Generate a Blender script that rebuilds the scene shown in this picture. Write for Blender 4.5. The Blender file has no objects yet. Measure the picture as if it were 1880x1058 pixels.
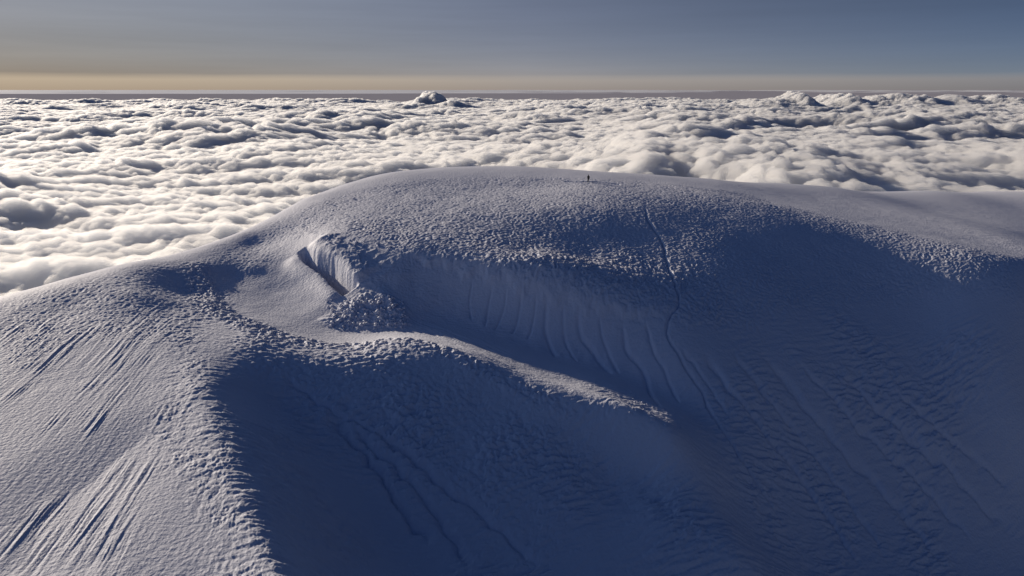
import bpy, math, os
import numpy as np
from mathutils import Vector

Q = float(os.environ.get('SCENE_Q', '1'))      # mesh density, 1 = full
sc = bpy.context.scene
COL = sc.collection

# ------------------------------------------------------------------ camera
F_PX, CX, CY = 1253.0, 940.0, 529.0            # photo frame 1880 x 1058
PITCH = math.radians(16.3)
cam_d = bpy.data.cameras.new("camera")
cam = bpy.data.objects.new("camera", cam_d)
COL.objects.link(cam)
cam_d.sensor_width = 36.0
cam_d.lens = 36.0 * F_PX / 1880.0
cam_d.clip_start = 0.5
cam_d.clip_end = 400000.0
cam.location = (0, 0, 0)
cam.rotation_euler = (math.radians(90) - PITCH, 0, 0)
sc.camera = cam

# ------------------------------------------------------------------ sun + sky
SUN_AZ, SUN_EL = math.radians(-52.0), math.radians(15.0)   # azimuth from +Y, negative = left
SUN = np.array([math.sin(SUN_AZ) * math.cos(SUN_EL), math.cos(SUN_AZ) * math.cos(SUN_EL), math.sin(SUN_EL)])
sun_d = bpy.data.lights.new("sun", 'SUN')
sun_d.energy = 3.7
sun_d.angle = math.radians(0.6)
sun_d.color = (1.0, 0.87, 0.71)
sun = bpy.data.objects.new("sun", sun_d)
COL.objects.link(sun)
sun.rotation_euler = Vector(tuple(SUN)).to_track_quat('Z', 'Y').to_euler()

w = bpy.data.worlds.new("World")
sc.world = w
w.use_nodes = True
nt = w.node_tree
nt.nodes.clear()
N = nt.nodes.new
L = nt.links.new
out = N('ShaderNodeOutputWorld')
bg = N('ShaderNodeBackground')
bg.inputs['Strength'].default_value = 0.05
sky = N('ShaderNodeTexSky')
sky.sky_type = 'NISHITA'
sky.sun_disc = False
sky.sun_elevation = SUN_EL
sky.sun_rotation = SUN_AZ
sky.altitude = 5000
sky.air_density = 1.0
sky.dust_density = 1.0
sky.ozone_density = 1.5
SKY_HI = [(0, (.25, .27, .36)), (.47, (.44, .44, .52)), (.80, (.95, .68, .62)), (.98, (1.33, .88, .67))]
SKY_LO = [(0, (.3, .32, .4)), (.47, (.58, .57, .74)), (.80, (.77, .58, .60)), (.98, (.47, .33, .285))]
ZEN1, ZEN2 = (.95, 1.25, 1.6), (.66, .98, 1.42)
_k = 1 / (.05 * 2 ** .38)
BAND = [(0, (.12 * _k, .13 * _k, .16 * _k)), (.47, (.216 * _k, .216 * _k, .231 * _k)), (.80, (.376 * _k, .337 * _k, .305 * _k)), (.98, (.515 * _k, .418 * _k, .305 * _k))]
# grading of that sky by direction: darker away from the sun, blue fill added overhead for shaded snow, a warm dust layer on the horizon
def node(kind, **kw):
    n = N(kind)
    for k, v in kw.items(): setattr(n, k, v)
    return n
def math_(op, a, b=None, clamp=False):
    n = node('ShaderNodeMath', operation=op, use_clamp=clamp)
    for i, q in enumerate((a, b)):
        if q is None: continue
        if isinstance(q, (int, float)): n.inputs[i].default_value = q
        else: L(q, n.inputs[i])
    return n.outputs[0]
def ramp(fac, stops):
    n = node('ShaderNodeValToRGB'); e = n.color_ramp.elements
    while len(e) < len(stops): e.new(.5)
    for i, (p, c_) in enumerate(stops):
        e[i].position = p; e[i].color = (*c_, 1)
    L(fac, n.inputs[0]); return n.outputs[0]
def mix(fac, a, b, op='MIX'):
    n = node('ShaderNodeMix', data_type='RGBA', blend_type=op)
    if isinstance(fac, (int, float)): n.inputs[0].default_value = fac
    else: L(fac, n.inputs[0])
    for q, i in ((a, 6), (b, 7)):
        if isinstance(q, tuple): n.inputs[i].default_value = (*q, 1)
        else: L(q, n.inputs[i])
    return n.outputs[2]
tc = N('ShaderNodeTexCoord'); sep = N('ShaderNodeSeparateXYZ'); L(tc.outputs['Generated'], sep.inputs[0])
DX, DY, DZ = sep.outputs
hl = math_('SQRT', math_('ADD', math_('MULTIPLY', DX, DX), math_('MULTIPLY', DY, DY)))
towards = math_('DIVIDE', math_('ADD', math_('MULTIPLY', DX, math.sin(SUN_AZ)), math_('MULTIPLY', DY, math.cos(SUN_AZ))), math_('MAXIMUM', hl, .01))
az = math_('ADD', math_('MULTIPLY', towards, .5), .5, True)         # 0 away from the sun .. 1 beneath it
hi = ramp(az, SKY_HI); lo = ramp(az, SKY_LO)
graded = mix(1.0, sky.outputs[0], mix(ramp(math_('MULTIPLY', DZ, 1 / .13, True), [(0.1, (0, 0, 0)), (1, (1, 1, 1))]), lo, hi), 'MULTIPLY')
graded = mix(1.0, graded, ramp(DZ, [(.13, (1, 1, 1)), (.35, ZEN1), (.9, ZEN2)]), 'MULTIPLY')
side = math_('ADD', math_('MULTIPLY', math_('ADD', math_('MULTIPLY', DX, -.95), math_('MULTIPLY', DY, -.25)), .5), .5, True)  # added fill above the frame: brighter behind left, dimmer right, for the shaded snow
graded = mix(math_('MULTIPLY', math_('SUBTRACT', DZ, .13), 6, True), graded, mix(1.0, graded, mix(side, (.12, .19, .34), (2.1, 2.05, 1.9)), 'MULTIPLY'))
# faint streaks of high cloud
mp = N('ShaderNodeMapping'); mp.inputs['Scale'].default_value = (1.2, 1.2, 26); mp.inputs['Rotation'].default_value = (.05, -.03, 0)
ns = N('ShaderNodeTexNoise'); ns.inputs['Scale'].default_value = 2.2; ns.inputs['Detail'].default_value = 5; ns.inputs['Roughness'].default_value = .6
L(tc.outputs['Generated'], mp.inputs[0]); L(mp.outputs[0], ns.inputs['Vector'])
streak = math_('MULTIPLY', math_('SUBTRACT', ns.outputs['Fac'], .5), math_('MULTIPLY', az, .36))
graded = mix(1.0, graded, mix(math_('ADD', .5, streak), (.6, .6, .6), (1.4, 1.4, 1.4)), 'MULTIPLY')
# dust layer between the horizon and about one degree above it
top = math_('ADD', .0150, math_('MULTIPLY', math_('SUBTRACT', ns.outputs['Fac'], .5), .006))
bm = ramp(math_('ADD', math_('MULTIPLY', math_('SUBTRACT', DZ, top), -120), .5, True), [(0, (0, 0, 0)), (1, (1, 1, 1))])
band = mix(1.0, ramp(az, BAND), mix(ramp(math_('MULTIPLY', DZ, 60, True), [(0, (0, 0, 0)), (1, (1, 1, 1))]), (.86, .84, .84), (1.12, 1.12, 1.12)), 'MULTIPLY')
final = mix(math_('MULTIPLY', bm, .9), graded, band)
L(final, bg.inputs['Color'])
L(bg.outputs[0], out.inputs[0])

sc.view_settings.view_transform = 'Standard'
sc.view_settings.look = 'None'
sc.view_settings.exposure = 0.38
sc.view_settings.gamma = 1.0
sc.cycles.max_bounces = 14
sc.cycles.diffuse_bounces = 4
sc.cycles.volume_bounces = 12

# ------------------------------------------------------------------ noise
def _hash(ix, iy, s):
    h = (ix.astype(np.int64) * 374761393 + iy.astype(np.int64) * 668265263 + s * 1442695041) & 0xffffffff
    h = ((h ^ (h >> 13)) * 1274126177) & 0xffffffff
    h = (h ^ (h >> 16)) * 2246822519 & 0xffffffff
    return h ^ (h >> 15)

_G = np.stack([np.cos(np.arange(256) * 2 * np.pi / 256), np.sin(np.arange(256) * 2 * np.pi / 256)], 1).astype(np.float32)

def perlin(x, y, s=0):
    ix, iy = np.floor(x), np.floor(y)
    fx, fy = (x - ix).astype(np.float32), (y - iy).astype(np.float32)
    u, v = fx * fx * fx * (fx * (fx * 6 - 15) + 10), fy * fy * fy * (fy * (fy * 6 - 15) + 10)
    ix, iy = ix.astype(np.int64), iy.astype(np.int64)
    def g(dx, dy):
        k = _G[_hash(ix + dx, iy + dy, s) & 255]
        return k[..., 0] * (fx - dx) + k[..., 1] * (fy - dy)
    a = g(0, 0); b = g(1, 0); c = g(0, 1); d = g(1, 1)
    return ((a + (b - a) * u) * (1 - v) + (c + (d - c) * u) * v) * 1.5

def fbm(x, y, n, s=0, gain=.5, lac=2.03):
    r = 0; a = 1.0
    for i in range(n):
        r = r + a * perlin(x, y, s + i * 17)
        a *= gain; x = x * lac + 5.3; y = y * lac - 3.1
    return r

def ridged(x, y, n, s=0, gain=.5, lac=2.03):
    r = 0; a = 1.0
    for i in range(n):
        r = r + a * (1 - 2 * np.abs(perlin(x, y, s + i * 17)))
        a *= gain; x = x * lac + 5.3; y = y * lac - 3.1
    return r

def worley(x, y, s=0):
    ix, iy = np.floor(x).astype(np.int64), np.floor(y).astype(np.int64)
    fx, fy = (x - ix).astype(np.float32), (y - iy).astype(np.float32)
    best = np.full(x.shape, 9.0, np.float32)
    for dx in (-1, 0, 1):
        for dy in (-1, 0, 1):
            h = _hash(ix + dx, iy + dy, s)
            px = dx + (h & 0xffff) / 65535.0 - fx
            py = dy + ((h >> 16) & 0xffff) / 65535.0 - fy
            best = np.minimum(best, (px * px + py * py).astype(np.float32))
    return np.sqrt(best)

def sm(a, b, x):
    t = np.clip((x - a) / (b - a), 0, 1)
    return t * t * (3 - 2 * t)

# ------------------------------------------------------------------ the lie of the mountain
CP, SP = math.cos(PITCH), math.sin(PITCH)

def ray(u, v):
    """direction of the sight line through a point of the photo, scaled so y=1"""
    xd = u - CX; up = CY - v
    yd = F_PX * CP + up * SP
    zd = -F_PX * SP + up * CP
    return xd / yd, zd / yd

P = []; LAM = []
def pt(u, v, y, dz=0.0, lam=2e-3):
    a, b = ray(u, v)
    P.append((a * y, y, b * y + dz)); LAM.append(lam)

def left_y(u, v):
    """the broad, nearly level shoulder on the left"""
    a, b = ray(u, v)
    gx, gy, x0, y0, z0 = -.035, .085, -17.5, 44.5, -36.2
    return (z0 - gx * x0 - gy * y0) / (b - gx * a - gy)

# skyline of the mountain, left to right
SKY = [(-120, 585, 0), (0, 551, 0), (130, 514, 0), (250, 487, 0), (370, 468, 124), (440, 430, 137), (500, 398, 148),
       (560, 365, 157), (640, 338, 166), (700, 322, 172), (760, 313, 177), (840, 308.5, 180), (950, 307, 182),
       (1050, 312, 184), (1180, 320, 188), (1300, 328, 196), (1420, 336, 215), (1500, 341, 232), (1700, 350, 282), (1880, 357, 330), (2020, 361, 370)]
def fill0(c, n=3):
    c = [(u, v, y or left_y(u, v)) for u, v, y in c]
    return [tuple(c[i][j] * (1 - k / n) + c[i + 1][j] * k / n for j in range(3)) for i in range(len(c) - 1) for k in range(n if i < 9 else 1)] + [c[-1]]
for u, v, y in fill0(SKY, 2):
    pt(u, v, y, 0, 3e-4)
    k = 1.22
    pt(u, v, y * k, -0.10 * y * (k - 1) - (3 if u < 1300 else 1.5))
    pt(u, v, y * 1.6, -0.28 * y * 0.6 - 6)
DOME = [(640, 360, 154), (580, 395, 142), (700, 350, 156), (800, 340, 161), (900, 340, 162), (1000, 340, 162), (1080, 334, 164), (1180, 345, 161), (1300, 352, 162), (1400, 372, 158), (1600, 411, 150), (1750, 442, 142), (1880, 473, 135), (2020, 512, 128), (1500, 362, 190), (1700, 385, 211), (1880, 415, 206), (1880, 385, 255), (1700, 365, 245), (700, 400, 136), (800, 390, 139), (900, 395, 137), (1000, 395, 137), (1100, 395, 138), (1200, 400, 139), (1300, 410, 140), (1450, 430, 139), (1600, 470, 134.5), (650, 425, 129), (740, 435, 125), (860, 450, 121), (960, 465, 119), (1080, 480, 119.5), (1200, 490, 120), (1350, 500, 120.5), (1500, 530, 122.5), (1700, 560, 123), (1880, 560, 122)]
# the long curves of the scoop: each is a chain of (u, v, distance) filled in between
WALL_TOP = [(600, 436, 127), (660, 445, 123.5), (740, 468, 118.5), (860, 492, 114), (960, 520, 109.8), (1060, 550, 106.8), (1150, 568, 105.6), (1250, 580, 105.6), (1350, 600, 107)]
WALL_MID = [(740, 520, 112.5), (820, 540, 111), (900, 560, 108.8), (1000, 592, 105.4), (1130, 633, 101.5), (1240, 672, 97.8)]
WALL_FOOT = [(740, 570, 107), (800, 584, 107), (900, 603, 105.3), (1000, 630, 102.9), (1130, 668, 99.4), (1240, 720, 94.8), (1290, 776, 89)]
FLOOR = [(640, 590, 104), (740, 604, 102), (850, 630, 98), (950, 670, 93), (1030, 698, 90), (1100, 721, 87), (1190, 760, 82.6), (1245, 788, 79.8)]
FLOOR_BACK = [(760, 590, 105), (850, 612, 102.2), (950, 645, 98.4), (1030, 670, 95.9), (1100, 692, 93.6), (1190, 732, 89.4), (1250, 764, 86)]
RIM = [(385, 500, 117), (400, 545, 107.2), (440, 580, 99.5), (500, 603, 96), (560, 622, 93.8), (640, 632, 93.5), (740, 622, 94), (820, 638, 91), (880, 664, 87.9), (940, 697, 85.2), (1000, 722, 83.2), (1080, 744, 81.4), (1150, 771, 79.2), (1230, 807, 77.2)]
def flank_y(u, v):
    a, b = ray(u, v)
    gx, gy, x0, y0, z0 = -.13, .50, -4.2, 87.9, -36.6
    return (z0 - gx * x0 - gy * y0) / (b - gx * a - gy)
UNDER = [(u, v, flank_y(u, v)) for u, v in [(500, 650), (560, 670), (640, 684), (740, 680), (820, 695), (880, 725), (940, 755), (1000, 780), (1080, 800), (1150, 826), (1230, 860)]]
BOWL = [(500, 520, 116.5), (560, 560, 108.5), (470, 490, 121.5), (600, 565, 107), (530, 480, 124), (470, 450, 133), (540, 525, 115.5), (430, 510, 118), (470, 540, 111.5)]
FLANK = [(u, v, flank_y(u, v)) for u, v in [(530, 760), (640, 740), (640, 840), (760, 760), (900, 820), (760, 880), (900, 940), (1050, 880), (1200, 940), (1050, 1000), (700, 980), (800, 1058), (950, 1058), (1100, 1058), (1250, 1058), (1350, 1000)]] + [
         (600, 1058, 51.5), (680, 1058, 55),
         (640, 1150, 46.5), (900, 1180, 51), (1300, 1180, 59), (1700, 1180, 71), (2050, 1180, 83),
         # right-hand flank
         (1350, 700, 97), (1350, 800, 88), (1350, 950, 76), (1500, 620, 110.5), (1500, 720, 101), (1500, 850, 93), (1500, 1058, 76), (1700, 660, 113), (1700, 780, 103), (1700, 920, 95), (1700, 1058, 84),
         (1880, 660, 114), (1880, 780, 105.5), (1880, 920, 100), (1880, 1058, 91), (2050, 620, 124), (2050, 850, 112), (2050, 1058, 99)]
CREST = [(u, v, left_y(u, v) + {540: 6.5, 600: 2.3}.get(v, 0)) for u, v in [(350, 540), (350, 600), (368, 680), (392, 760), (422, 850), (468, 960), (520, 1058), (550, 1120)]]
def fill(chain, step=26.0):
    c = np.array(chain, float); o = []
    c = np.vstack([2 * c[0] - c[1], c, 2 * c[-1] - c[-2]])
    for i in range(1, len(c) - 2):
        n = max(1, int(round(np.hypot(*(c[i + 1] - c[i])[:2]) / step)))
        for k in range(n):
            t = k / n
            o.append(c[i] + .5 * t * (c[i + 1] - c[i - 1] + t * (2 * c[i - 1] - 5 * c[i] + 4 * c[i + 1] - c[i + 2] + t * (3 * (c[i] - c[i + 1]) + c[i + 2] - c[i - 1]))))
    return o + [c[-2]]
RIM_RIGHT = [(1200, 334, 172), (1300, 352, 164), (1400, 372, 160), (1500, 391, 156), (1600, 411, 151.5), (1750, 442, 144), (1880, 473, 137), (2000, 505, 130)]
for ch, lam in ((RIM_RIGHT, 1e-3), (WALL_TOP, 6e-4), (WALL_MID, 2e-3), (WALL_FOOT, 6e-4), (FLOOR, 1e-3), (FLOOR_BACK, 2e-3), (RIM, 1e-3), (UNDER, 2e-3), (CREST, 6e-4)):
    for u, v, y in fill(ch): pt(u, v, y, 0, lam)
for u, v, y in BOWL: pt(u, v, y, 0, 3e-3)
for u, v, y in DOME: pt(u, v, y, 0, 8e-3)
for u, v, y in FLANK: pt(u, v, y, 0, 1.5e-2)
# the shoulder left of the spur crest
for u, v in [(0, 600), (0, 700), (0, 800), (40, 1058), (140, 560), (140, 680), (120, 800), (260, 540), (260, 640), (250, 780), (300, 900), (300, 1058), (400, 1058), (370, 900), (330, 760), (310, 700), (350, 830), (380, 890), (400, 950), (440, 1030), (340, 960), (370, 1040), (-140, 700), (-140, 900), (-140, 1120), (200, 1150), (420, 1150)]:
    pt(u, v, left_y(u, v))
P = np.array(P); LAM = np.array(LAM)

S = 50.0
def _tps(r2):
    return r2 * np.log(r2 + 1e-9)
def _fit(P):
    X = P[:, :2] / S
    n = len(X)
    r2 = ((X[:, None] - X[None]) ** 2).sum(-1)
    A = np.zeros((n + 3, n + 3))
    A[:n, :n] = _tps(r2) + np.diag(LAM)
    A[:n, n] = 1; A[:n, n + 1:] = X; A[n, :n] = 1; A[n + 1:, :n] = X.T
    w_ = np.linalg.solve(A, np.concatenate([P[:, 2], np.zeros(3)]))
    if os.environ.get('SCENE_DBG'):
        r = _tps(r2) @ w_[:n] + w_[n] + X @ w_[n + 1:] - P[:, 2]
        for i in np.argsort(-abs(r))[:25]: print('resid', P[i].round(1), r[i].round(2))
    return X, w_
RX, RW = _fit(P)

def base_exact(x, y):
    x = np.asarray(x, float); y = np.asarray(y, float)
    sh = x.shape
    X = np.stack([x.ravel(), y.ravel()], 1) / S
    o = np.empty(len(X))
    for i in range(0, len(X), 40000):
        q = X[i:i + 40000]
        r2 = ((q[:, None] - RX[None]) ** 2).sum(-1)
        o[i:i + 40000] = _tps(r2) @ RW[:-3] + RW[-3] + q @ RW[-2:]
    return o.reshape(sh)

# tabulate it once (projective table: column = x/y, row = y) and read it back with a cubic
TA = np.linspace(-1.35, 1.35, 541); TY = np.linspace(26, 620, 1189)
_TG = base_exact(TA[None, :] * TY[:, None], np.repeat(TY[:, None], len(TA), 1))
def _cub(p0, p1, p2, p3, t):
    return p1 + .5 * t * (p2 - p0 + t * (2 * p0 - 5 * p1 + 4 * p2 - p3 + t * (3 * (p1 - p2) + p3 - p0)))
def base(x, y):
    fa = (x / y - TA[0]) / (TA[1] - TA[0]); fy = (y - TY[0]) / (TY[1] - TY[0])
    ia = np.clip(np.floor(fa).astype(int), 1, len(TA) - 3); iy = np.clip(np.floor(fy).astype(int), 1, len(TY) - 3)
    ta = np.clip(fa - ia, -1, 2); ty = np.clip(fy - iy, -1, 2)
    r = [_cub(*[_TG[iy + j, ia + i] for i in (-1, 0, 1, 2)], ta) for j in (-1, 0, 1, 2)]
    return _cub(*r, ty)

def hit(u, v, lift=0.0):
    """where the sight line through (u, v) meets the smooth mountain"""
    a, b = ray(u, v)
    ys = np.arange(30, 420, .25)
    d = b * ys - base(a * ys, ys) - lift
    i = np.argmax(d < 0)
    if d[i] >= 0: i = int(np.argmin(np.abs(d)))
    if i > 0 and d[i - 1] > 0 > d[i]:
        y = ys[i - 1] + .25 * d[i - 1] / (d[i - 1] - d[i])
    else:
        y = ys[i]
    return a * y, y

def trace(pts, n=6):
    """smooth ground curve through places given on the photo"""
    w_ = np.array([hit(*p[:2]) for p in pts])
    if len(w_) == 2: return w_
    w_ = np.vstack([2 * w_[0] - w_[1], w_, 2 * w_[-1] - w_[-2]])
    o = []
    for i in range(1, len(w_) - 2):
        for k in range(n):
            t = k / n
            o.append(_cub(w_[i - 1], w_[i], w_[i + 1], w_[i + 2], t))
    o.append(w_[-2])
    return np.array(o)

def dist_line(x, y, line, reach):
    """distance to a polyline and the share of its length, only where within reach"""
    d = np.full(x.shape, 1e3, np.float32); s = np.zeros(x.shape, np.float32); sg = np.zeros(x.shape, np.float32)
    lo = line.min(0) - reach; hi = line.max(0) + reach
    idx = np.nonzero((x > lo[0]) & (x < hi[0]) & (y > lo[1]) & (y < hi[1]))
    px, py = x[idx], y[idx]
    dd = np.full(px.shape, 1e3); ss = np.zeros(px.shape); gg = np.zeros(px.shape)
    seg = np.diff(line, axis=0); ln = np.hypot(seg[:, 0], seg[:, 1]); tot = ln.sum(); acc = 0
    for i in range(len(seg)):
        ex, ey = seg[i] / max(ln[i], 1e-6)
        qx, qy = px - line[i, 0], py - line[i, 1]
        t = np.clip(qx * ex + qy * ey, 0, ln[i])
        rx, ry = qx - t * ex, qy - t * ey
        r = np.hypot(rx, ry)
        m = r < dd
        dd[m] = r[m]; ss[m] = ((acc + t) / tot)[m]; gg[m] = np.sign(ex * qy - ey * qx)[m]
        acc += ln[i]
    d[idx] = dd; s[idx] = ss; sg[idx] = gg
    return d, s, sg

# photo-plane blobs turned into ground masks: soft polygons on the ground
def poly_mask(x, y, pts, soft):
    pl = np.array([hit(*p) for p in pts])
    c = np.zeros(x.shape, bool)
    lo = pl.min(0) - 3 * soft; hi = pl.max(0) + 3 * soft
    idx = np.nonzero((x > lo[0]) & (x < hi[0]) & (y > lo[1]) & (y < hi[1]))
    px, py = x[idx], y[idx]
    ins = np.zeros(px.shape, bool); dd = np.full(px.shape, 1e3)
    n = len(pl)
    for i in range(n):
        x1, y1 = pl[i]; x2, y2 = pl[(i + 1) % n]
        cr = ((y1 > py) != (y2 > py)) & (px < (x2 - x1) * (py - y1) / (y2 - y1 + 1e-12) + x1)
        ins ^= cr
        l2 = (x2 - x1) ** 2 + (y2 - y1) ** 2 + 1e-9
        t = np.clip(((px - x1) * (x2 - x1) + (py - y1) * (y2 - y1)) / l2, 0, 1)
        dd = np.minimum(dd, np.hypot(px - x1 - t * (x2 - x1), py - y1 - t * (y2 - y1)))
    sd = np.where(ins, dd, -dd)
    m = np.zeros(x.shape, np.float32)
    m[idx] = sm(-soft, soft, sd)
    return m

def rows_y():
    ys = [33.0]
    while ys[-1] < 600:
        y = ys[-1]
        d = .13 if y < 90 else (.16 if y < 185 else .16 + (y - 185) * .012)
        ys.append(y + d / Q)
    return np.array(ys)

def grid_mesh(name, X, Y, Z):
    nr, nc = X.shape
    me = bpy.data.meshes.new(name)
    co = np.stack([X, Y, Z], -1).astype(np.float32).reshape(-1)
    me.vertices.add(nr * nc)
    me.vertices.foreach_set('co', co)
    i = np.arange(nr * nc, dtype=np.int32).reshape(nr, nc)
    q = np.stack([i[:-1, :-1], i[:-1, 1:], i[1:, 1:], i[1:, :-1]], -1).reshape(-1, 4)
    me.loops.add(q.size)
    me.loops.foreach_set('vertex_index', q.ravel())
    me.polygons.add(len(q))
    me.polygons.foreach_set('loop_start', np.arange(0, q.size, 4, dtype=np.int32))
    me.polygons.foreach_set('use_smooth', np.ones(len(q), bool))
    me.update(calc_edges=True)
    o = bpy.data.objects.new(name, me)
    COL.objects.link(o)
    return o

# ------------------------------------------------------------------ materials
def mat(name, color, rough=.8):
    m = bpy.data.materials.new(name)
    m.use_nodes = True
    b = m.node_tree.nodes['Principled BSDF']
    b.inputs['Base Color'].default_value = (*color, 1)
    b.inputs['Roughness'].default_value = rough
    return m, m.node_tree, b

def bump(nt_, b, scale, strength, dist, detail=6):
    n = nt_.nodes.new('ShaderNodeTexNoise'); n.inputs['Scale'].default_value = scale; n.inputs['Detail'].default_value = detail
    tc = nt_.nodes.new('ShaderNodeTexCoord')
    bp = nt_.nodes.new('ShaderNodeBump'); bp.inputs['Strength'].default_value = strength; bp.inputs['Distance'].default_value = dist
    nt_.links.new(tc.outputs['Object'], n.inputs['Vector'])
    nt_.links.new(n.outputs['Fac'], bp.inputs['Height'])
    nt_.links.new(bp.outputs['Normal'], b.inputs['Normal'])

snow, snt, sb = mat('wind_packed_snow', (.77, .78, .85), .7)
sb.inputs['Specular IOR Level'].default_value = .25
bump(snt, sb, 2.6, .7, .16, 9)

# ------------------------------------------------------------------ terrain
def groove(Z, X, Y, pts, width, depth, side=0.0, taper=True, wob=.5, seed=1):
    """a crack or flute: a dark channel with, if side is set, one lip standing proud"""
    ln = trace(pts)
    d, t, sg = dist_line(X, Y, ln, width * 5 + wob)
    m = d < 900
    if not m.any(): return
    dd = d[m] * sg[m] + wob * perlin(X[m] / (width * 3 + 1), Y[m] / (width * 3 + 1), seed) * width
    e = np.ones_like(dd)
    if taper: e = sm(0, .12, t[m]) * sm(1.0, .82, t[m])
    Z[m] += e * (-depth * np.exp(-(dd / width) ** 2) + side * np.exp(-np.abs(dd - np.sign(side) * width * 1.4) / (width * 1.6)) * (dd * np.sign(side) > 0))

def terrain():
    ys = rows_y()
    a = np.linspace(-1.02, 1.02, int(1500 * Q))
    Y = np.repeat(ys[:, None], len(a), 1); X = a[None, :] * Y
    Z = base(X, Y)
    Zb = Z.copy()
    wx = X + 1.2 * perlin(X / 5, Y / 5, 90); wy = Y + 1.2 * perlin(X / 5, Y / 5, 91)
    far = sm(230, 150, Y)

    # beyond the skyline the mountain drops away into the clouds
    sx = np.array([ray(u, v)[0] for u, v, y in SKY]); sy = np.array([y or left_y(u, v) for u, v, y in SKY])
    ysk = np.interp(a, sx, sy)[None, :]
    over = np.maximum(Y - ysk * 1.06 - 1, 0)
    Z -= .30 * over * sm(0, 12, over) * sm(900, 300, ysk) 

    # --- broad unevenness
    Z += .12 * fbm(X / 16, Y / 16, 3, 3) * sm(260, 120, Y) + .035 * fbm(X / 3.1, Y / 3.1, 3, 8) * sm(200, 110, Y)

    plat = poly_mask(X, Y, [(1250, 334), (1500, 346), (1878, 362), (1878, 466), (1700, 425), (1500, 378), (1350, 345)], 6.0)
    Z += plat * (.03 * ridged(X / 5, Y / 2.2, 4, 66, .6))
    zp = -36.2 - .035 * (X + 17.5) + .085 * (Y - 44.5)
    flat = poly_mask(X, Y, [(-60, 620), (310, 600), (345, 700), (365, 780), (392, 860), (430, 950), (480, 1057), (-60, 1057)], 2.5)
    Z -= flat * .9 * np.maximum(Z - zp + .05, 0)
    # --- the edge of the scoop: a sudden drop below the rimed dome
    top = trace([p[:2] for p in WALL_TOP[2:8]])
    d, t, sg = dist_line(X, Y, top, 9)
    m = d < 9
    dd = -d[m] * sg[m] + .9 * fbm(X[m] / 2.6, Y[m] / 2.6, 3, 12)
    Z[m] += (-.75 * sm(-.3, .9, dd) * sm(9, 2, dd)) * sm(0, .1, t[m]) * sm(1, .8, t[m])

    # --- rime on the dome: crowded little blown heads, larger toward the wall
    dome = poly_mask(X, Y, [(505, 412), (570, 376), (650, 350), (760, 330), (900, 324), (1060, 326), (1200, 336), (1350, 352), (1500, 392), (1700, 438), (1878, 480), (1878, 560),
                            (1700, 545), (1500, 560), (1380, 610), (1290, 596), (1150, 572), (1060, 553), (960, 524), (860, 496), (740, 470), (680, 440), (600, 424), (540, 436)], 3.0)
    lower = sm(150, 112, Y)
    r1 = ridged(wx / 1.25, wy / 1.1, 3, 21, .55)
    r2 = ridged(wx / .8, wy / .72, 2, 22, .5)
    patch = .85 + .25 * sm(-.5, .6, fbm(X / 9, Y / 9, 2, 23))
    rime = np.maximum(r1 * lower * .17 + r2 * .10 * (1 + .6 * lower), -.22)
    Z += dome * patch * rime * .72
    # bigger torn heads just above the wall edge
    edge = poly_mask(X, Y, [(880, 480), (1000, 470), (1150, 470), (1330, 520), (1330, 600), (1240, 600), (1150, 585), (1060, 565), (960, 534), (880, 505)], 2.5)
    k = 1 - worley(wx / 1.9, wy / 1.6, 31)
    Z += edge * (.30 * np.maximum(k - .25, 0) + .07 * r2)

    # --- rime on the spur crest and on the outer rim
    spur = poly_mask(X, Y, [(335, 520), (400, 500), (430, 560), (375, 600), (385, 690), (430, 800), (500, 950), (560, 1100), (400, 1110), (370, 930), (275, 800), (300, 680)], 2.2)
    k2 = 1 - worley(wx / .85, wy / .95, 41)
    Z += spur * (.13 * (k2 - .45) + .05 * ridged(wx / .5, wy / .5, 2, 42)) * (.55 + .6 * sm(-.4, .5, fbm(X / 7, Y / 7, 2, 43)))
    rl = trace([p[:2] for p in RIM])
    d, t, sg = dist_line(X, Y, rl, 7)
    sd = d * sg
    band = np.where(d < 900, sm(-6.0 + 3.2 * sm(.5, .75, t), -1.5, sd) * sm(.8, -.6, sd), 0) * sm(1.02, .8, t) * (d < 7)
    k3 = 1 - worley(wx / 1.15, wy / 1.05, 51)
    Z += band * (.40 * np.maximum(k3 - .35, 0) + .13 * r2)
    low = poly_mask(X, Y, [(380, 560), (470, 600), (560, 640), (760, 645), (900, 700), (1000, 740), (1050, 860), (980, 1000), (800, 900), (640, 780), (480, 680)], 6.0)
    Z += low * (.36 * (1 - worley(X / 1.15 + Y * .15, Y / .75, 55)) + .09 * r2) * (.5 + .7 * sm(-.4, .4, fbm(X / 8, Y / 8, 2, 56)))

    # --- long wind ripples on the shaded flanks (crests run across the slope)
    flank = poly_mask(X, Y, [(430, 700), (640, 690), (900, 770), (1200, 850), (1330, 640), (1500, 560), (1878, 590), (1878, 1057), (520, 1057)], 7.0)
    q = X * .92 + Y * .38; p_ = -X * .38 + Y * .92
    rp = ridged((q + .8 * fbm(X / 6, Y / 6, 2, 61)) / 4.2, p_ / .95, 3, 62, .5)
    Z += flank * (rp * .24 + .05 * r2) * (.35 + .9 * sm(-.4, .5, fbm(X / 14, Y / 14, 2, 63)))
    wallm = poly_mask(X, Y, [(740, 480), (960, 530), (1250, 585), (1330, 640), (1330, 790), (1240, 745), (1000, 650), (760, 575)], 2.0)
    Z += wallm * .06 * ridged(X / 2.5 + Y * .1, Y / .6, 3, 64)

    hol = poly_mask(X, Y, [(0, 1057), (0, 960), (60, 900), (170, 840), (260, 800), (220, 880), (130, 960), (70, 1057)], 7.0)
    Z -= .7 * hol
    # --- scored left shoulder: sastrugi running down to the left
    p0 = np.array(hit(300, 600)); p1 = np.array(hit(20, 900)); dr = (p1 - p0) / np.hypot(*(p1 - p0))
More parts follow.
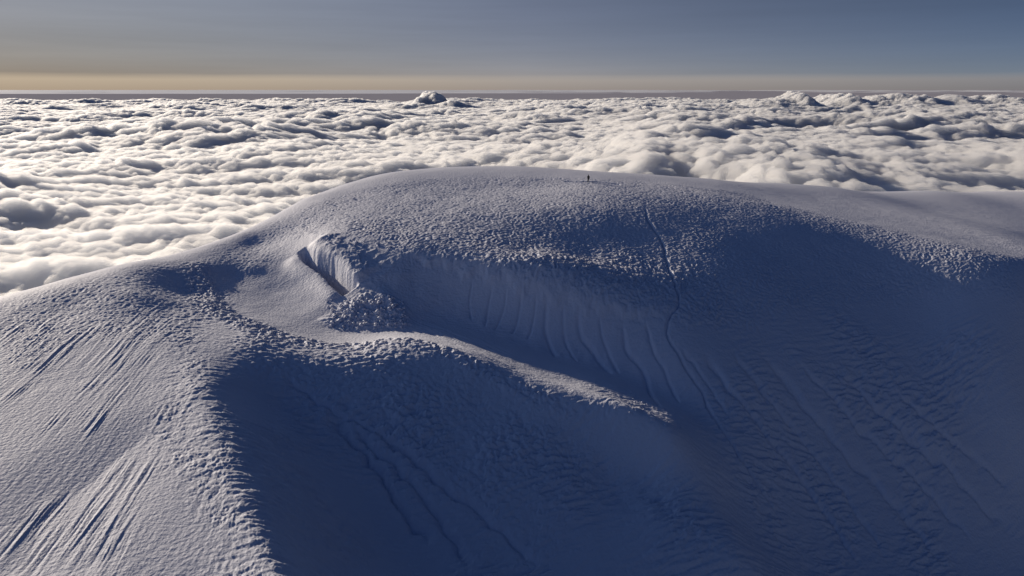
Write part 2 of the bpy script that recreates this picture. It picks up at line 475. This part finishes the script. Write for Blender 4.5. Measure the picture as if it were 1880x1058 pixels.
    al = X * dr[0] + Y * dr[1]; ac = -X * dr[1] + Y * dr[0]
    acw = ac + .2 * fbm(al / 14, ac / 5, 2, 71)
    left = poly_mask(X, Y, [(0, 600), (150, 575), (300, 560), (335, 620), (300, 800), (300, 1057), (0, 1057)], 5.0) 
    r = fbm(al / 13.0, acw / .5, 4, 72, .6) + .4 * fbm(al / 22.0, acw / 1.7, 2, 73)
    st = (np.maximum(r, -.12) + .5 * ridged(al / 11, acw / .33, 2, 77)) * .075
    Z += left * st * (.25 + 1.0 * sm(-.25, .45, fbm(al / 14, ac / 9, 2, 74)))
    shoulder = poly_mask(X, Y, [(0, 560), (130, 520), (250, 492), (370, 476), (500, 410), (560, 430), (440, 520), (340, 640), (150, 620), (0, 690)], 4.0)
    Z += shoulder * (.05 * ridged(X / .9, Y / 1.1, 3, 76) + .03 * r2)

    # --- chopped snow heap at the head of the scoop
    heap = poly_mask(X, Y, [(596, 590), (640, 556), (668, 540), (712, 545), (748, 580), (748, 600), (690, 606), (630, 606)], 1.8)
    kk = 1 - worley(wx / 1.0, wy / .9, 81); k5 = 1 - worley(X / .52, Y / .5, 82)
    Z += heap * (.30 + .55 * np.maximum(kk - .2, 0) + .20 * k5 + .35 * fbm(X / 3, Y / 3, 2, 83))
    fan = poly_mask(X, Y, [(700, 520), (745, 560), (800, 596), (860, 622), (760, 606), (715, 585)], 1.0)
    Z += fan * (.10 * ridged((X * .5 + Y * .86) / .8, (X * .86 - Y * .5) / 5, 2, 84))

    # --- ribbed ice behind the pit
    ice = poly_mask(X, Y, [(566, 428), (620, 430), (700, 462), (745, 500), (700, 545), (650, 530), (600, 480)], 1.5)
    xi = X + .5 * perlin(X / 3, Y / 3, 88) + .25 * (Y - 120)
    Z += ice * (.035 * ridged(xi / .6, Y / 3.0, 4, 86, .6) + .15 * ridged(X / 3.2, Y / 3.0, 3, 87))
    # --- the pit itself: a slit between the ribbed ice and a blown lip of snow
    pit = trace([(545, 464), (562, 484), (592, 500), (618, 526), (636, 541)])
    d, t, sg = dist_line(X, Y, pit, 8)
    m = d < 8
    dd = d[m] * sg[m] + .12 * fbm(X[m] / 1.3, Y[m] / 1.3, 2, 92)       # + on the far (ice) side
    e = sm(0, .15, t[m]) * sm(1.0, .93, t[m])
    wd = .8 + .45 * t[m]
    Z[m] += e * (-(6 + 13 * sm(.3, .7, t[m])) * np.exp(-(np.maximum(np.abs(dd - 1.0) - wd * .35, 0) / (wd * .55)) ** 2))
    Z[m] += e * .45 * np.exp(-((dd + 1.5) / 1.3) ** 2)
    Z[m] += e * 1.0 * sm(.8, 3.0, dd) * sm(8, 3.2, dd)

    # --- lumps and broken crust on the lit floor
    lit = poly_mask(X, Y, [(930, 660), (1000, 668), (1100, 695), (1190, 730), (1250, 775), (1262, 800), (1200, 792), (1110, 750), (1010, 712), (940, 690)], 1.0)
    lw = sm(85, 92, Y + .0 * X)
    crust = ridged(wx / 2.0, wy / 1.0, 4, 95, .55)
    Z += lit * (.025 + .09 * sm(7, 22, X)) * np.maximum(crust, -.4)
    scoop_l = poly_mask(X, Y, [(800, 600), (900, 630), (950, 650), (930, 680), (860, 650), (810, 625)], 1.0)
    Z += scoop_l * .10 * ridged((X * .6 + Y * .8) / 1.0, (X * .8 - Y * .6) / 6, 2, 96)

    # --- grooves down the wall, and the long flutes of the right-hand flank
    G = [([(868, 505), (862, 545), (866, 585)], .30), ([(905, 515), (896, 560), (890, 600)], .36), ([(930, 520), (925, 560), (905, 605)], .32), ([(958, 530), (952, 575), (938, 612)], .42),
         ([(985, 535), (980, 580), (968, 622)], .36), ([(1005, 540), (1001, 590), (1008, 620), (1022, 655)], .62), ([(1035, 550), (1034, 590), (1040, 625), (1062, 665)], .40),
         ([(1062, 560), (1066, 605), (1090, 640), (1128, 690)], .62), ([(1100, 570), (1106, 610), (1120, 650), (1140, 690)], .40), ([(1143, 580), (1152, 640), (1185, 690), (1215, 750)], .62),
         ([(1185, 585), (1200, 640), (1225, 690), (1252, 745)], .45), ([(1290, 640), (1330, 700), (1400, 790), (1470, 880), (1540, 980), (1590, 1056)], .75),
         ([(1340, 640), (1400, 720), (1480, 820), (1560, 920), (1640, 1040)], .6), ([(1400, 650), (1490, 760), (1580, 860), (1680, 970), (1740, 1050)], .8),
         ([(1460, 660), (1560, 770), (1680, 880), (1800, 1010)], .6), ([(1540, 680), (1640, 780), (1760, 880), (1870, 990)], .8), ([(1640, 720), (1760, 820), (1870, 900)], .6),
         ([(1250, 640), (1290, 690), (1340, 770)], .4),
         ([(600, 760), (650, 810), (700, 870), (745, 940), (800, 1010)], .7), ([(640, 780), (720, 850), (790, 930), (880, 1050)], .6), ([(520, 690), (600, 750), (700, 800), (780, 860)], .35),
         ([(700, 800), (800, 880), (900, 960), (1000, 1050)], .5)]
    for i, (pts, wd) in enumerate(G):
        k_ = .95 if i < 11 else (.9 if i < 18 else 1.5)
        groove(Z, X, Y, pts, wd * .55 * (.8 if i < 11 else 1.2), wd * k_, side=-wd * .3 * k_, wob=.5 if i < 11 else 1.6, seed=100 + i)
    # the crack that runs from the summit slope to the foot of the picture
    groove(Z, X, Y, [(1184, 378), (1190, 405), (1215, 445), (1226, 490), (1240, 530), (1246, 562), (1228, 585), (1226, 615), (1245, 650), (1285, 715), (1305, 760), (1345, 820),
                     (1385, 885), (1425, 945), (1455, 1000), (1500, 1056)], .18, .55, side=0.0, taper=True, wob=1.0, seed=140)
    # trodden platform where the climber stands
    cx_, cy_ = hit(1080, 334)
    tr = np.array([(cx_ - 5.2, cy_ + .6), (cx_ - 3, cy_ - .1), (cx_, cy_ - .2), (cx_ + 3, cy_), (cx_ + 5, cy_ - 1.0), (cx_ + 7, cy_ - 1.6)])
    d, t, sg = dist_line(X, Y, tr, 2)
    Z -= np.where(d < 2, .30 * np.exp(-(d / .35) ** 2), 0)
    return X, Y, Z
X, Y, Z = terrain()
g = grid_mesh('snow_mountain', X, Y, Z)
g.data.materials.append(snow)
g['kind'] = 'structure'

def ground(x, y):
    """height of the finished snow surface"""
    i = int(np.clip(np.searchsorted(Y[:, 0], y), 1, len(Y) - 1))
    r = Y[i, 0]; a = X[i] / r
    return float(Z[i, int(np.argmin(np.abs(a - x / y)))])

# ------------------------------------------------------------------ sea of clouds
HC = -450.0
def cloud_sea():
    ys = [1150.0]
    while ys[-1] < 25600:
        y = ys[-1]
        ys.append(y + min(y * y / 420000, .0042 * y) / Q)
    ys = np.array(ys)
    a = np.linspace(-1.0, 1.0, int(1150 * Q))
    Yc = np.repeat(ys[:, None], len(a), 1); Xc = a[None, :] * Yc
    wx = Xc + 150 * fbm(Xc / 500, Yc / 500, 4, 201); wy = Yc + 150 * fbm(Xc / 700, Yc / 700, 3, 202)
    big = fbm(Xc / 4200, Yc / 3000, 3, 203)
    act = sm(-.55, .55, fbm(Xc / 2600 + 3, Yc / 2100, 2, 204) + .25 * sm(2000, 5000, Yc) + .35 * sm(-.1, .25, Xc / Yc) - .15)
    def puff(L_, s):
        f = worley(wx / L_, wy / L_, s)
        return np.sqrt(np.clip(1 - (f / .95) ** 2, 0, 1))
    z = HC + 45 * big
    p1 = puff(520, 211); p2 = puff(230, 212); p3 = puff(108, 213); p4 = puff(54, 214)
    z = z + act * (48 * p1 + (18 + 50 * p1) * p2 + (12 + 30 * p2) * p3) * (.6 + .6 * sm(-.4, .6, fbm(Xc / 1500, Yc / 1300, 2, 205))) + (1 - act) * (26 * fbm(Xc / 900, Yc / 240, 3, 220) + 15 * p2 + 11 * p3)
    near = sm(9000, 3000, Yc)
    z = z + (8 + 12 * p3) * p4 * sm(15000, 5000, Yc) + 10 * fbm(Xc / 60, Yc / 60, 4, 221) * near + 14 * fbm(Xc / 170, Yc / 150, 4, 222)
    # a tower of cloud far off, a raised bank to its right, and the blue hollow in front of that bank
    def at(u, v, dist):
        a_, b_ = ray(u, v); return a_ * dist, dist
    def mound(u, v, y, rx, ry, h):
        x0, y0 = at(u, v, y)
        e = np.exp(-(((Xc - x0) / rx) ** 2 + ((Yc - y0) / ry) ** 2) ** 1.3)
        return .62 * h * e * (.5 + .12 * p1 + .2 * p2 + .16 * p3 + .10 * fbm(Xc / 150, Yc / 150, 4, 240))
    z = z + mound(788, 195, 17000, 260, 380, 470) + mound(806, 195, 16600, 200, 300, 380) + mound(836, 200, 16000, 380, 400, 260) + mound(770, 195, 16400, 150, 250, 250)
    for u, y, rx, h in [(1400, 14000, 420, 240), (1440, 14500, 380, 330), (1475, 14200, 300, 280), (1520, 15500, 420, 330), (1570, 15000, 300, 260), (1610, 16500, 500, 280),
                        (1680, 15800, 420, 260), (1740, 16000, 500, 300), (1800, 16500, 400, 250), (1860, 16000, 600, 280)]:
        z = z + mound(u, 190, y, rx, 800, h)
    wob = 900 * fbm(Xc / 1800, Yc / 900, 4, 230)
    hole = np.zeros_like(Xc)
    for u, v, y, rx, ry, dep in [(1720, 240, 8300, 2300, 1250, 640), (1560, 262, 7000, 1500, 600, 300), (1830, 290, 5900, 1200, 500, 240), (1480, 222, 9800, 900, 420, 300), (1560, 200, 12500, 900, 500, 300)]:
        x0, y0 = at(u, v, y)
        q = ((Xc - x0) / rx) ** 2 + ((Yc - y0 - wob * ry / 1700) / ry) ** 2
        hole = hole + dep * np.exp(-q ** 2)
        z = z - dep * np.exp(-q ** 2) * (1 - .35 * p1 - .25 * p2)
    z = z - 90 * sm(21000, 25600, Yc)
    veil = HC + 45 * big + act * 62 * (.4 + .6 * p1) + 30 + 16 * fbm(Xc / 500, Yc / 400, 3, 250) - 1.25 * hole - 90 * sm(21000, 25600, Yc)
    return Xc, Yc, z, veil
Xc, Yc, Zc, Zv = cloud_sea()
c = grid_mesh('cloud_sea', Xc, Yc, Zc)
c['kind'] = 'stuff'
cm, cnt, cb = mat('cloud', (.93, .93, .94), .55)
vm = bpy.data.materials.new('cloud_vapour'); vm.use_nodes = True
vt = vm.node_tree; vt.nodes.clear()
vo = vt.nodes.new('ShaderNodeOutputMaterial'); pv = vt.nodes.new('ShaderNodeVolumeScatter')
pv.inputs['Color'].default_value = (.99, .965, .92, 1); pv.inputs['Density'].default_value = .05; pv.inputs['Anisotropy'].default_value = .42
vt.links.new(pv.outputs[0], vo.inputs['Volume'])
c.data.materials.append(vm)
# thin mist lying in the hollows between the cloud heads
st_ = max(1, int(4 * Q))
veil = grid_mesh('cloud_mist', Xc[::st_, ::st_], Yc[::st_, ::st_], Zv[::st_, ::st_])
veil['kind'] = 'stuff'
wm = bpy.data.materials.new('thin_mist'); wm.use_nodes = True
wt = wm.node_tree; wt.nodes.clear()
wo = wt.nodes.new('ShaderNodeOutputMaterial'); pw = wt.nodes.new('ShaderNodeVolumeScatter')
pw.inputs['Color'].default_value = (.96, .95, .94, 1); pw.inputs['Density'].default_value = .0006; pw.inputs['Anisotropy'].default_value = .35
wt.links.new(pw.outputs[0], wo.inputs['Volume'])
veil.data.materials.append(wm)

# distant haze painted as a flat grey-violet sheet, and the thin bright bank lying on it
def sheet(name, x0, x1, ya, yb, z, material, kind):
    me = bpy.data.meshes.new(name)
    me.from_pydata([(x0, ya, z), (x1, ya, z), (x1, yb, z), (x0, yb, z)], [], [(0, 1, 2, 3)])
    o = bpy.data.objects.new(name, me); COL.objects.link(o); o.data.materials.append(material); o['kind'] = kind
    return o
dm, _, db = mat('painted_haze', (.42, .41, .46), 1.0)
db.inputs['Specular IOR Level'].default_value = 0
sheet('far_haze_sheet', -380000, 380000, 26500, 380000, -900.0, dm, 'structure')
sea_m, _, sea_b = mat('deep_water', (.022, .040, .085), .75)
sea_b.inputs['Specular IOR Level'].default_value = .15
sheet('sea', -60000, 60000, 800, 27500, -905.0, sea_m, 'structure')
def far_bank():
    ys = 115000 * (3.1 ** np.linspace(0, 1, int(90 * Q) + 20))
    a = np.linspace(-.95, .95, int(900 * Q))
    Yb = np.repeat(ys[:, None], len(a), 1); Xb = a[None, :] * Yb
    n = fbm(Xb / 42000, Yb / 42000, 4, 301)
    m = sm(-.25, .2, n + .45 * sm(.25, -.5, Xb / Yb) - .25 * sm(-.05, .25, Xb / Yb))
    m = m * sm(115000, 140000 + 60000 * sm(-.4, .3, Xb / Yb), Yb)
    return Xb, Yb, -960 + m * (200 + 60 * fbm(Xb / 9000, Yb / 9000, 3, 302))
fb = grid_mesh('far_cloud_bank', *far_bank())
fb['kind'] = 'stuff'
fb.data.materials.append(cm)

# ------------------------------------------------------------------ the climber and the gear beside him
def tag(o, label, cat, group=None):
    o['label'] = label; o['category'] = cat
    if group: o['group'] = group
def link_mesh(name, verts, edges, faces, material, parent=None, smooth=True):
    me = bpy.data.meshes.new(name); me.from_pydata(verts, edges, faces); me.update()
    o = bpy.data.objects.new(name, me); COL.objects.link(o)
    if material: me.materials.append(material)
    if parent: o.parent = parent
    if smooth and faces: me.polygons.foreach_set('use_smooth', [True] * len(faces))
    return o
jacket_m, _, _ = mat('dark_shell_fabric', (.012, .012, .015), .7)
black_m, _, _ = mat('black_nylon', (.010, .010, .012), .6)
metal_m, _, mb_ = mat('pole_metal', (.05, .05, .055), .4)

class Sk:
    """a skeleton of joints with radii, grown into one skin"""
    def __init__(s_): s_.v = []; s_.e = []; s_.r = []
    def j(s_, p, r, frm=None):
        s_.v.append(p); s_.r.append(r if isinstance(r, tuple) else (r, r))
        if frm is not None: s_.e.append((frm, len(s_.v) - 1))
        return len(s_.v) - 1
    def grow(s_, name, material, parent=None, sub_=2):
        o = link_mesh(name, s_.v, s_.e, [], material, parent)
        o.modifiers.new('skin', 'SKIN')
        for d_, r in zip(o.data.skin_vertices[0].data, s_.r): d_.radius = r
        o.data.skin_vertices[0].data[0].use_root = True
        m = o.modifiers.new('subsurf', 'SUBSURF'); m.levels = sub_; m.render_levels = sub_
        return o
def person(x, y):
    z = ground(x, y) - .06
    b = Sk()
    pel = b.j((0, 0, .93), (.17, .13))
    bel = b.j((0, 0, 1.08), (.165, .12), pel)
    ch = b.j((0, -.01, 1.30), (.20, .135), bel)
    nk = b.j((0, .01, 1.50), .065, ch)
    hd = b.j((0, .02, 1.60), (.085, .10), nk)
    b.j((0, .03, 1.72), (.075, .085), hd)
    b.j((0, .115, 1.615), .016, hd)                                  # nose
    for s_ in (-1, 1):
        sh = b.j((.20 * s_, 0, 1.42), .072, ch)
        el = b.j((.29 * s_, -.03, 1.15), .055, sh)
        wr = b.j((.27 * s_, .10, .93), .036, el)
        pa = b.j((.265 * s_, .135, .87), (.040, .022), wr)
        for k, (dx, ln_) in enumerate(((-.028, .065), (-.010, .078), (.010, .074), (.028, .056))):
            f1 = b.j((.265 * s_ + dx, .15, .83), .0095, pa)
            f2 = b.j((.265 * s_ + dx, .165, .83 - ln_ * .5), .009, f1)
            b.j((.265 * s_ + dx, .150, .83 - ln_), .008, f2)
        t1 = b.j((.225 * s_, .15, .875), .0105, pa)
        b.j((.215 * s_, .17, .84), .009, t1)
        hp = b.j((.095 * s_, 0, .86), .105, pel)
        kn = b.j((.115 * s_, .03, .48), .072, hp)
        an = b.j((.125 * s_, 0, .12), .050, kn)
        b.j((.13 * s_, .13, .05), (.045, .035), an)
        b.j((.125 * s_, -.05, .05), .040, an)
    body = b.grow('person', jacket_m)
    body.location = (x, y, z); body.rotation_euler = (0, 0, math.radians(12))
    tag(body, 'person in dark clothes with a hood up standing alone on top of the snow dome', 'person')
    h = Sk()
    a0 = h.j((0, .0, 1.50), .10); a1 = h.j((0, -.005, 1.62), (.115, .12), a0); a2 = h.j((0, -.005, 1.74), (.09, .10), a1); h.j((0, -.02, 1.82), .03, a2)
    h.grow('hood', black_m, body)
    p = Sk()
    q0 = p.j((0, -.17, 1.02), (.15, .10)); q1 = p.j((0, -.20, 1.22), (.155, .11), q0); p.j((0, -.18, 1.42), (.13, .09), q1)
    p.grow('backpack', black_m, body)
    for s_ in (-1, 1):
        f = Sk(); c0 = f.j((.125 * s_, -.02, .20), .062); c1 = f.j((.125 * s_, -.03, .06), (.062, .055), c0); f.j((.13 * s_, .15, .05), (.055, .045), c1)
        f.grow('boot', black_m, body)
    body.scale = (1.08,) * 3
    return body
px_, py_ = hit(1080, 334)
person(px_, py_)
# walking pole stuck in the snow to the left of the climber
def tube(name, pts, r, material, parent, n=10):
    vs, fs = [], []
    for i, p in enumerate(pts):
        rr = r[i] if isinstance(r, (list, tuple)) else r
        for k in range(n):
            t = 2 * math.pi * k / n
            vs.append((p[0] + rr * math.cos(t), p[1] + rr * math.sin(t), p[2]))
    for i in range(len(pts) - 1):
        for k in range(n):
            fs.append((i * n + k, i * n + (k + 1) % n, (i + 1) * n + (k + 1) % n, (i + 1) * n + k))
    fs.append(tuple(range(n))[::-1]); fs.append(tuple((len(pts) - 1) * n + k for k in range(n)))
    return link_mesh(name, vs, [], fs, material, parent)
pole = bpy.data.objects.new('walking_pole', None); COL.objects.link(pole)
qx, qy = px_ - .72, py_ - .1
pole.location = (qx, qy, ground(qx, qy) - .15); pole.rotation_euler = (math.radians(4), math.radians(-5), 0)
tag(pole, 'thin dark walking pole stuck upright in the snow left of the standing person', 'walking pole')
tube('shaft', [(0, 0, 0), (0, 0, .55), (0, 0, .56), (0, 0, 1.12)], [.011, .013, .016, .017], metal_m, pole)
tube('grip', [(0, 0, 1.10), (0, 0, 1.13), (0, 0, 1.22), (0, 0, 1.26), (0, 0, 1.28)], [.018, .024, .021, .027, .018], black_m, pole)
tube('basket', [(0, 0, .14), (0, 0, .148), (0, 0, .156)], [.02, .055, .02], black_m, pole)
# two bundles of gear lying in the trodden line either side
def bundle(x, y, ln_, r, rot, label):
    root = bpy.data.objects.new('gear_bundle', None); COL.objects.link(root)
    root.location = (x, y, ground(x, y) + r * .55); root.rotation_euler = (0, 0, rot)
    tag(root, label, 'gear', 'dark gear lying either side of the climber')
    k = Sk(); c0 = k.j((-ln_ / 2, 0, -.02), (r * .7, r * .8)); c1 = k.j((-ln_ * .15, .02, .02), (r, r * 1.05), c0); c2 = k.j((ln_ * .2, -.01, .0), (r * .95, r), c1); k.j((ln_ / 2, 0, -.03), (r * .55, r * .6), c2)
    k.grow('sack', black_m, root)
    for dx in (-.12, .14):
        st = Sk(); prev = None
        for i in range(9):
            t = math.pi * i / 8
            prev = st.j((dx * ln_ * 2, math.cos(t) * r * 1.12, math.sin(t) * r * 1.12), .012, prev)
        st.grow('strap', metal_m, root, 1)
bundle(px_ - 1.15, py_ - .2, .75, .17, .15, 'short dark bundle of gear lying on the snow just left of the standing person')
bundle(px_ + 1.05, py_ - .15, 1.05, .11, -.06, 'longer low dark bundle of gear lying on the snow just right of the standing person')

# loose blocks of broken snow on the heap at the head of the scoop and scattered on its floor
rng = np.random.default_rng(5)
def snow_blocks():
    vs, fs = [], []
    spots = []
    for u0, u1, v0, v1, n, smax in ((600, 745, 552, 604, 170, .42), (700, 750, 575, 606, 40, .30), (1150, 1245, 690, 785, 16, .2), (600, 720, 440, 460, 30, .3)):
        for _ in range(n):
            spots.append((rng.uniform(u0, u1), rng.uniform(v0, v1), rng.uniform(.10, smax)))
    for u, v, r in spots:
        if 1010 <= u <= 1240:
            vc = np.interp(u, [1010, 1240], [695, 772]); v = vc + rng.uniform(-16, 16)
        x, y = hit(u, v); z = ground(x, y)
        o = len(vs)
        rot = rng.uniform(0, 6.28); ca, sa = math.cos(rot), math.sin(rot)
        ax = rng.uniform(.6, 1.25, 3)
        nlat, nlon = 3, 6
        pts = [(0, 0, 1)] + [(math.sin(math.pi * i / (nlat + 1)) * math.cos(2 * math.pi * (j + .5 * (i % 2)) / nlon), math.sin(math.pi * i / (nlat + 1)) * math.sin(2 * math.pi * (j + .5 * (i % 2)) / nlon), math.cos(math.pi * i / (nlat + 1))) for i in range(1, nlat + 1) for j in range(nlon)] + [(0, 0, -1)]
        for p in pts:
            k = r * rng.uniform(.75, 1.15)
            a_, b_, c_ = p[0] * ax[0] * k, p[1] * ax[1] * k, p[2] * ax[2] * k
            vs.append((x + a_ * ca - b_ * sa, y + a_ * sa + b_ * ca, z + c_ * .8 + r * .15))
        for j in range(nlon): fs.append((o, o + 1 + j, o + 1 + (j + 1) % nlon))
        for i in range(nlat - 1):
            for j in range(nlon):
                a_ = o + 1 + i * nlon; fs.append((a_ + j, a_ + nlon + j, a_ + nlon + (j + 1) % nlon, a_ + (j + 1) % nlon))
        e_ = o + 1 + (nlat - 1) * nlon
        for j in range(nlon): fs.append((e_ + j, o + len(pts) - 1, e_ + (j + 1) % nlon))
    ob = link_mesh('snow_blocks', vs, [], fs, snow)
    ob['kind'] = 'stuff'
snow_blocks()
